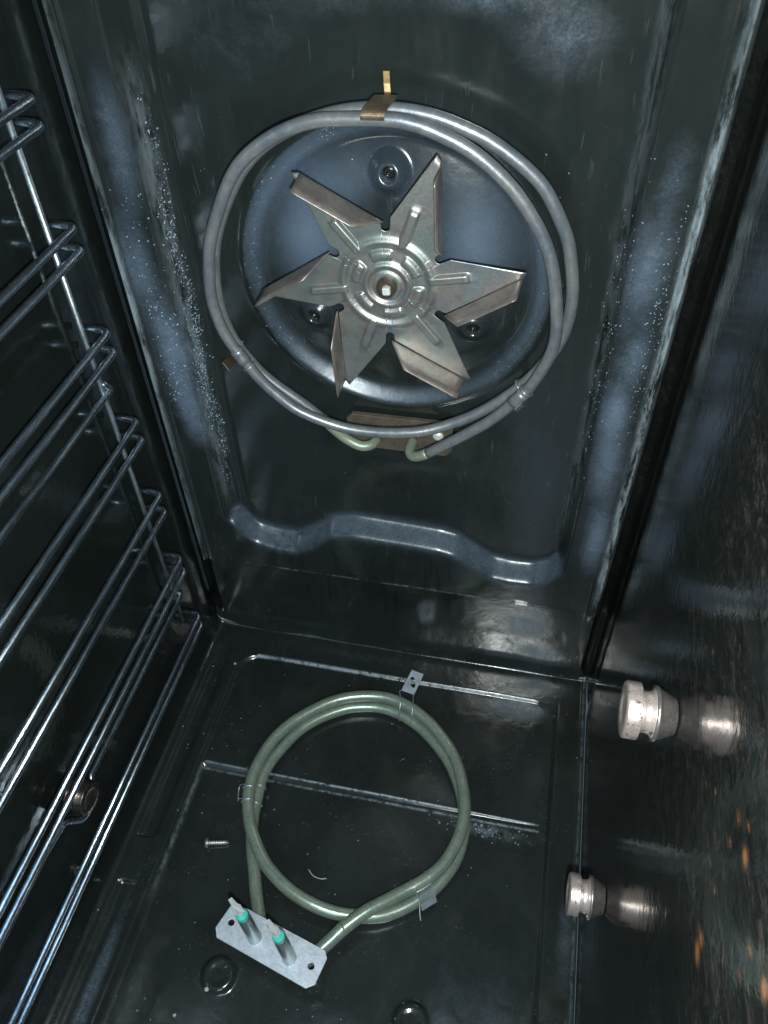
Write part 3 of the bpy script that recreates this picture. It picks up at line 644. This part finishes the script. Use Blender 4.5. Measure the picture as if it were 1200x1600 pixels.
# faint square stamp between the terminals
for a_, b_, w_, h_ in ((-0.0028, 0, 0.0007, 0.0060), (0.0028, 0, 0.0007, 0.0060), (0, -0.0028, 0.0048, 0.0007), (0, 0.0028, 0.0048, 0.0007), (0.0002, 0, 0.0020, 0.0007)):
    ex, ey = Vector((0.975, -0.22, 0)), Vector((0.22, 0.975, 0))
    box('stamp', Vector((-0.0425, -0.3730, PZ+0.0001))+ex*a_+ey*b_, ex, ey, (0, 0, 1), (w_, h_, 0.0006), M_GALV, le, 0.0001)
# wire clips
def wpoly(name, pts, r=0.00075, sub=5, mat=None):
    return tube(name, spline(pts, sub), r, mat or M_CLIP, le, 8)
slab('clip_plate', [(0.0285, -0.0440, 0.0100), (0.0433, -0.0475, 0.0100), (0.0372, -0.0765, 0.0090), (0.0212, -0.0733, 0.0090)],
     [ring_pts((0.0326, -0.0603, 0.0095), (0.97, -0.22, 0), (-0.2, 0.97, -0.05), 0.0036, 0.0080, 14)], 0.0010, (0, 0, 1), M_GALV, le, 0.0002)
for sgn, (a, b) in ((-1, ((0.0222, -0.0735), (0.0250, -0.0985))), (1, ((0.0362, -0.0765), (0.0398, -0.1030)))):
    pts = [(a[0], a[1], 0.0095), (a[0]-0.0015*(-sgn), a[1]-0.008, 0.0200), (b[0], b[1]+0.004, 0.0255), (b[0]+0.0006, b[1]-0.0060, 0.0200), (b[0]+0.0008, b[1]-0.0085, 0.0130), (b[0]+0.001, b[1]-0.0105, 0.0030)]
    wpoly('clip_wire', pts)
LC = Vector((-0.1120, -0.2340, 0.0))
i0 = near_idx(pl_, (-0.113, -0.226, 0.018)); i1 = near_idx(pl_, (-0.113, -0.241, 0.018))
for i in (i0, i1): tube('clip_wire', clip_loop(pl_, i, RL+0.0006), 0.00065, M_CLIP, le, 6, True)
pa, pb = pl_[i0], pl_[i1]
wpoly('clip_wire', [tuple(pa+np.array([-0.0010, 0, RL+0.0005])), tuple(pa+np.array([-0.0085, 0.001, 0.004])), tuple(pa+np.array([-0.0115, -0.001, -0.002])), tuple(pb+np.array([-0.0115, 0.000, -0.002])), tuple(pb+np.array([-0.0085, 0, 0.004])), tuple(pb+np.array([-0.001, 0, RL+0.0005]))], 0.00065)
j0 = near_idx(pl_, (-0.1058, -0.2279, 0.0044)); 
for dj in (-3, 3): tube('clip_wire', clip_loop(pl_, j0+dj, RL+0.0006), 0.0006, M_CLIP, le, 6, True)
i0 = near_idx(pl_, (0.0755, -0.2920, 0.019)); i1 = near_idx(pl_, (0.0900, -0.2810, 0.018))
for i in (i0, i1): tube('clip_wire', clip_loop(pl_, i, RL+0.0006), 0.0006, M_CLIP, le, 6, True)
pa, pb = pl_[i0], pl_[i1]
dn = np.array([0.0040, -0.0050, 0.0012])
wpoly('clip_wire', [tuple(pb+dn), tuple((pa+pb)/2+dn*1.08), tuple(pa+dn)], 0.0008)
wpoly('clip_wire', [tuple(pa+dn), tuple(pa+np.array([0.0075, -0.0085, -0.004])), tuple(pa+np.array([0.0090, -0.0140, -0.0090])), tuple(pa+np.array([0.0102, -0.0195, -0.0125])), tuple(pa+np.array([0.0120, -0.0240, -0.0155]))], 0.0007)
slab('clip_plate', [tuple(pa+np.array([0.0070, -0.0055, -0.006])), tuple(pb+np.array([0.0070, -0.0055, -0.006])), tuple(pb+np.array([0.0115, -0.0150, -0.0155])), tuple(pa+np.array([0.0115, -0.0150, -0.0155]))], [], 0.0008, (0.3, -0.5, 0.8), M_DARKM, le, 0.0002)

# ------------------------------------------------------------------ wire shelf rack on the left wall
rack = root('shelf_rack', (-0.226, -0.3, 0.1), 'chrome wire shelf guide rack of paired rails along the left wall', 'rack')
RR = 0.0030; XO = -0.205; XU = -0.2275
def bend(pts, r=0.006, n=5):
    P = [Vector(p) for p in pts]; out = [P[0]]
    for i in range(1, len(P)-1):
        a = (P[i-1]-P[i]); c = (P[i+1]-P[i]); rr = min(r, a.length*0.45, c.length*0.45)
        A = P[i]+a.normalized()*rr; B = P[i]+c.normalized()*rr
        for k in range(n+1):
            t = k/n; out.append(A*(1-t)**2+P[i]*2*t*(1-t)+B*t*t)
    out.append(P[-1]); return [tuple(q) for q in out]
YB = -0.083; YF = -0.60
for zt, zb in ((0.6530, 0.6365), (0.5675, 0.5505), (0.4815, 0.4635), (0.3915, 0.3715), (0.3030, 0.2815), (0.2115, 0.1925), (0.1145, 0.0995)):
    for z in (zt, zb):
        j = random.uniform(-0.0008, 0.0008)
        tube('rail', bend([(XU-0.0035, YB+0.001, z+j), (XO, YB-0.0015, z), (XO+0.0005, YF, z+0.001)], 0.007), RR, M_RAIL, rack, 12)
tube('upright', bend([(XU, YB-0.004, 0.705), (XU, YB-0.004, 0.1000)], 0.004), 0.0023, M_UPRIGHT, rack, 12)
tube('upright', [(XU, -0.57, 0.705), (XU, -0.57, 0.1000)], 0.0031, M_UPRIGHT, rack, 12)
tube('cross_wire', bend([(XU, YB-0.003, 0.4300), (XU+0.002, YB+0.006, 0.4180), (XU+0.001, YB-0.014, 0.4176), (XU+0.0005, YF, 0.4176)], 0.006), 0.0030, M_RAIL, rack, 12)
tube('cross_wire', bend([(XU, YB-0.003, 0.1560), (XU+0.004, YB+0.006, 0.1420), (XU+0.003, YB-0.014, 0.1385), (XU+0.002, -0.296, 0.1385), (XU+0.010, -0.303, 0.128), (XU+0.010, -0.330, 0.128), (XU+0.002, -0.340, 0.1440), (XU+0.001, -0.37, 0.1475), (XU+0.001, YF, 0.1475)], 0.006), 0.0030, M_RAIL, rack, 12)

# ------------------------------------------------------------------ studs
def stud(y, z, sx, label, grp, L0=0.030, R=0.0172, mat=None):
    t = root('thumb_nut', (sx*HW, y, z), label, 'nut', grp)
    a = (-sx, 0, 0); c = (sx*(HW-0.0005), y, z); k = L0/0.030
    lathe('nut_base', round_prof([(0, 0.0108), (0.0015, 0.0114), (0.0100*k, 0.0155), (0.0106*k, 0.0166), (0.0128*k, 0.0166)], 0.0004), c, a, (M_STUDD if mat is None else mat), t, 48)
    lathe('nut_neck', round_prof([(0.0122*k, 0.0160), (0.0140*k, 0.0130), (0.0170*k, 0.0122), (0.0198*k, 0.0126), (0.0214*k, 0.0160)], 0.0008), c, a, M_STUD if mat is None else mat, t, 48)
    hd = lathe('nut_head', round_prof([(0.0208*k, 0.0155), (0.0212*k, R), (0.0290*k, R), (0.0300*k, R-0.001), (0.0302*k, 0.0095), (0.0292*k, 0.0080), (0.0296*k, 0.0001)], 0.0003), c, a, M_STUD if mat is None else mat, t, 120, knurl=((3, 4, 5, 2), -0.03))
    return t
stud(-0.2915, 0.3940, 1, 'larger coppery knurled nut on the right wall, nearer the back wall', 'knurled nuts on the side walls')
stud(-0.3150, 0.1500, 1, 'coppery knurled nut low on the right wall near the floor', 'knurled nuts on the side walls', 0.028, 0.0160)
stud(-0.3190, 0.1520, -1, 'dark knurled nut on the left wall behind the wire rails', 'knurled nuts on the side walls', 0.026, 0.0150, M_DARKB)

# ------------------------------------------------------------------ small loose things on the floor
def fz(x, y): return float(floor_d(np.array(x), np.array(y)))
a = Vector((-0.1453, -0.2839, 0)); b = Vector((-0.1215, -0.2778, 0)); zf = fz(-0.133, -0.281)
dirv = (b-a).normalized(); L_ = (b-a).length
sc = root('loose_screw', (a.x, a.y, zf), 'small zinc self-tapping screw lying on the floor left of the loose element', 'screw')
c0 = Vector((a.x, a.y, zf+0.0048))
ax = Vector((dirv.x, dirv.y, -0.06))
lathe('screw_head', round_prof([(0, 0.0001), (0, 0.0044), (0.0022, 0.0050), (0.0032, 0.0050), (0.0034, 0.0020)], 0.0003), c0, ax, M_ZINC, sc, 24)
prof = []; nth = 9
for i in range(nth*4+1):
    t = i/(nth*4); h = 0.0032+t*(L_-0.0032); r = 0.0021*(1-0.0*t) if t < 0.86 else 0.0021*(1-(t-0.86)/0.14*0.85)
    prof.append((h, r+(0.00065 if i % 4 == 2 else 0)*(1 if t < 0.9 else 0.4)))
lathe('screw_shank', prof, c0, ax, M_ZINC, sc, 20)

def crumb(x, y, r, label):
    bm = bmesh.new(); bmesh.ops.create_icosphere(bm, subdivisions=2, radius=1)
    s = Vector((x*91, y*77, r*1e3))
    for v in bm.verts:
        k = r*(1+0.35*mnoise.noise(v.co*1.6+s)); v.co = Vector((v.co.x*k, v.co.y*k, v.co.z*k*0.75))+Vector((x, y, fz(x, y)+r*0.6))
    o = bmlink('crumb', bm, M_CRUMB, None, True, (x, y, fz(x, y))); o['label'] = label; o['category'] = 'crumb'; o['group'] = 'crumbs on the oven floor'
crumb(-0.0955, -0.4100, 0.0022, 'pale round crumb beside the pressed circle left of the mounting plate')
crumb(-0.188, -0.070, 0.0016, 'tiny pale crumb at the back left corner of the floor')
crumb(-0.1175, -0.4350, 0.0016, 'tiny reddish crumb nearest the front left of the floor')
hr = tube('fibre', spline([(-0.0330, -0.2870, fz(-.033, -.287)+0.0006), (-0.0270, -0.2920, fz(-.027, -.292)+0.0008), (-0.0190, -0.2935, fz(-.019, -.2935)+0.0006), (-0.0130, -0.2920, fz(-.013, -.292)+0.0006)], 6), 0.00035, M_HAIR, None, 6, False, (-0.023, -0.29, 0.0))
hr['label'] = 'short curved white fibre lying inside the loose ring element'; hr['category'] = 'fibre'
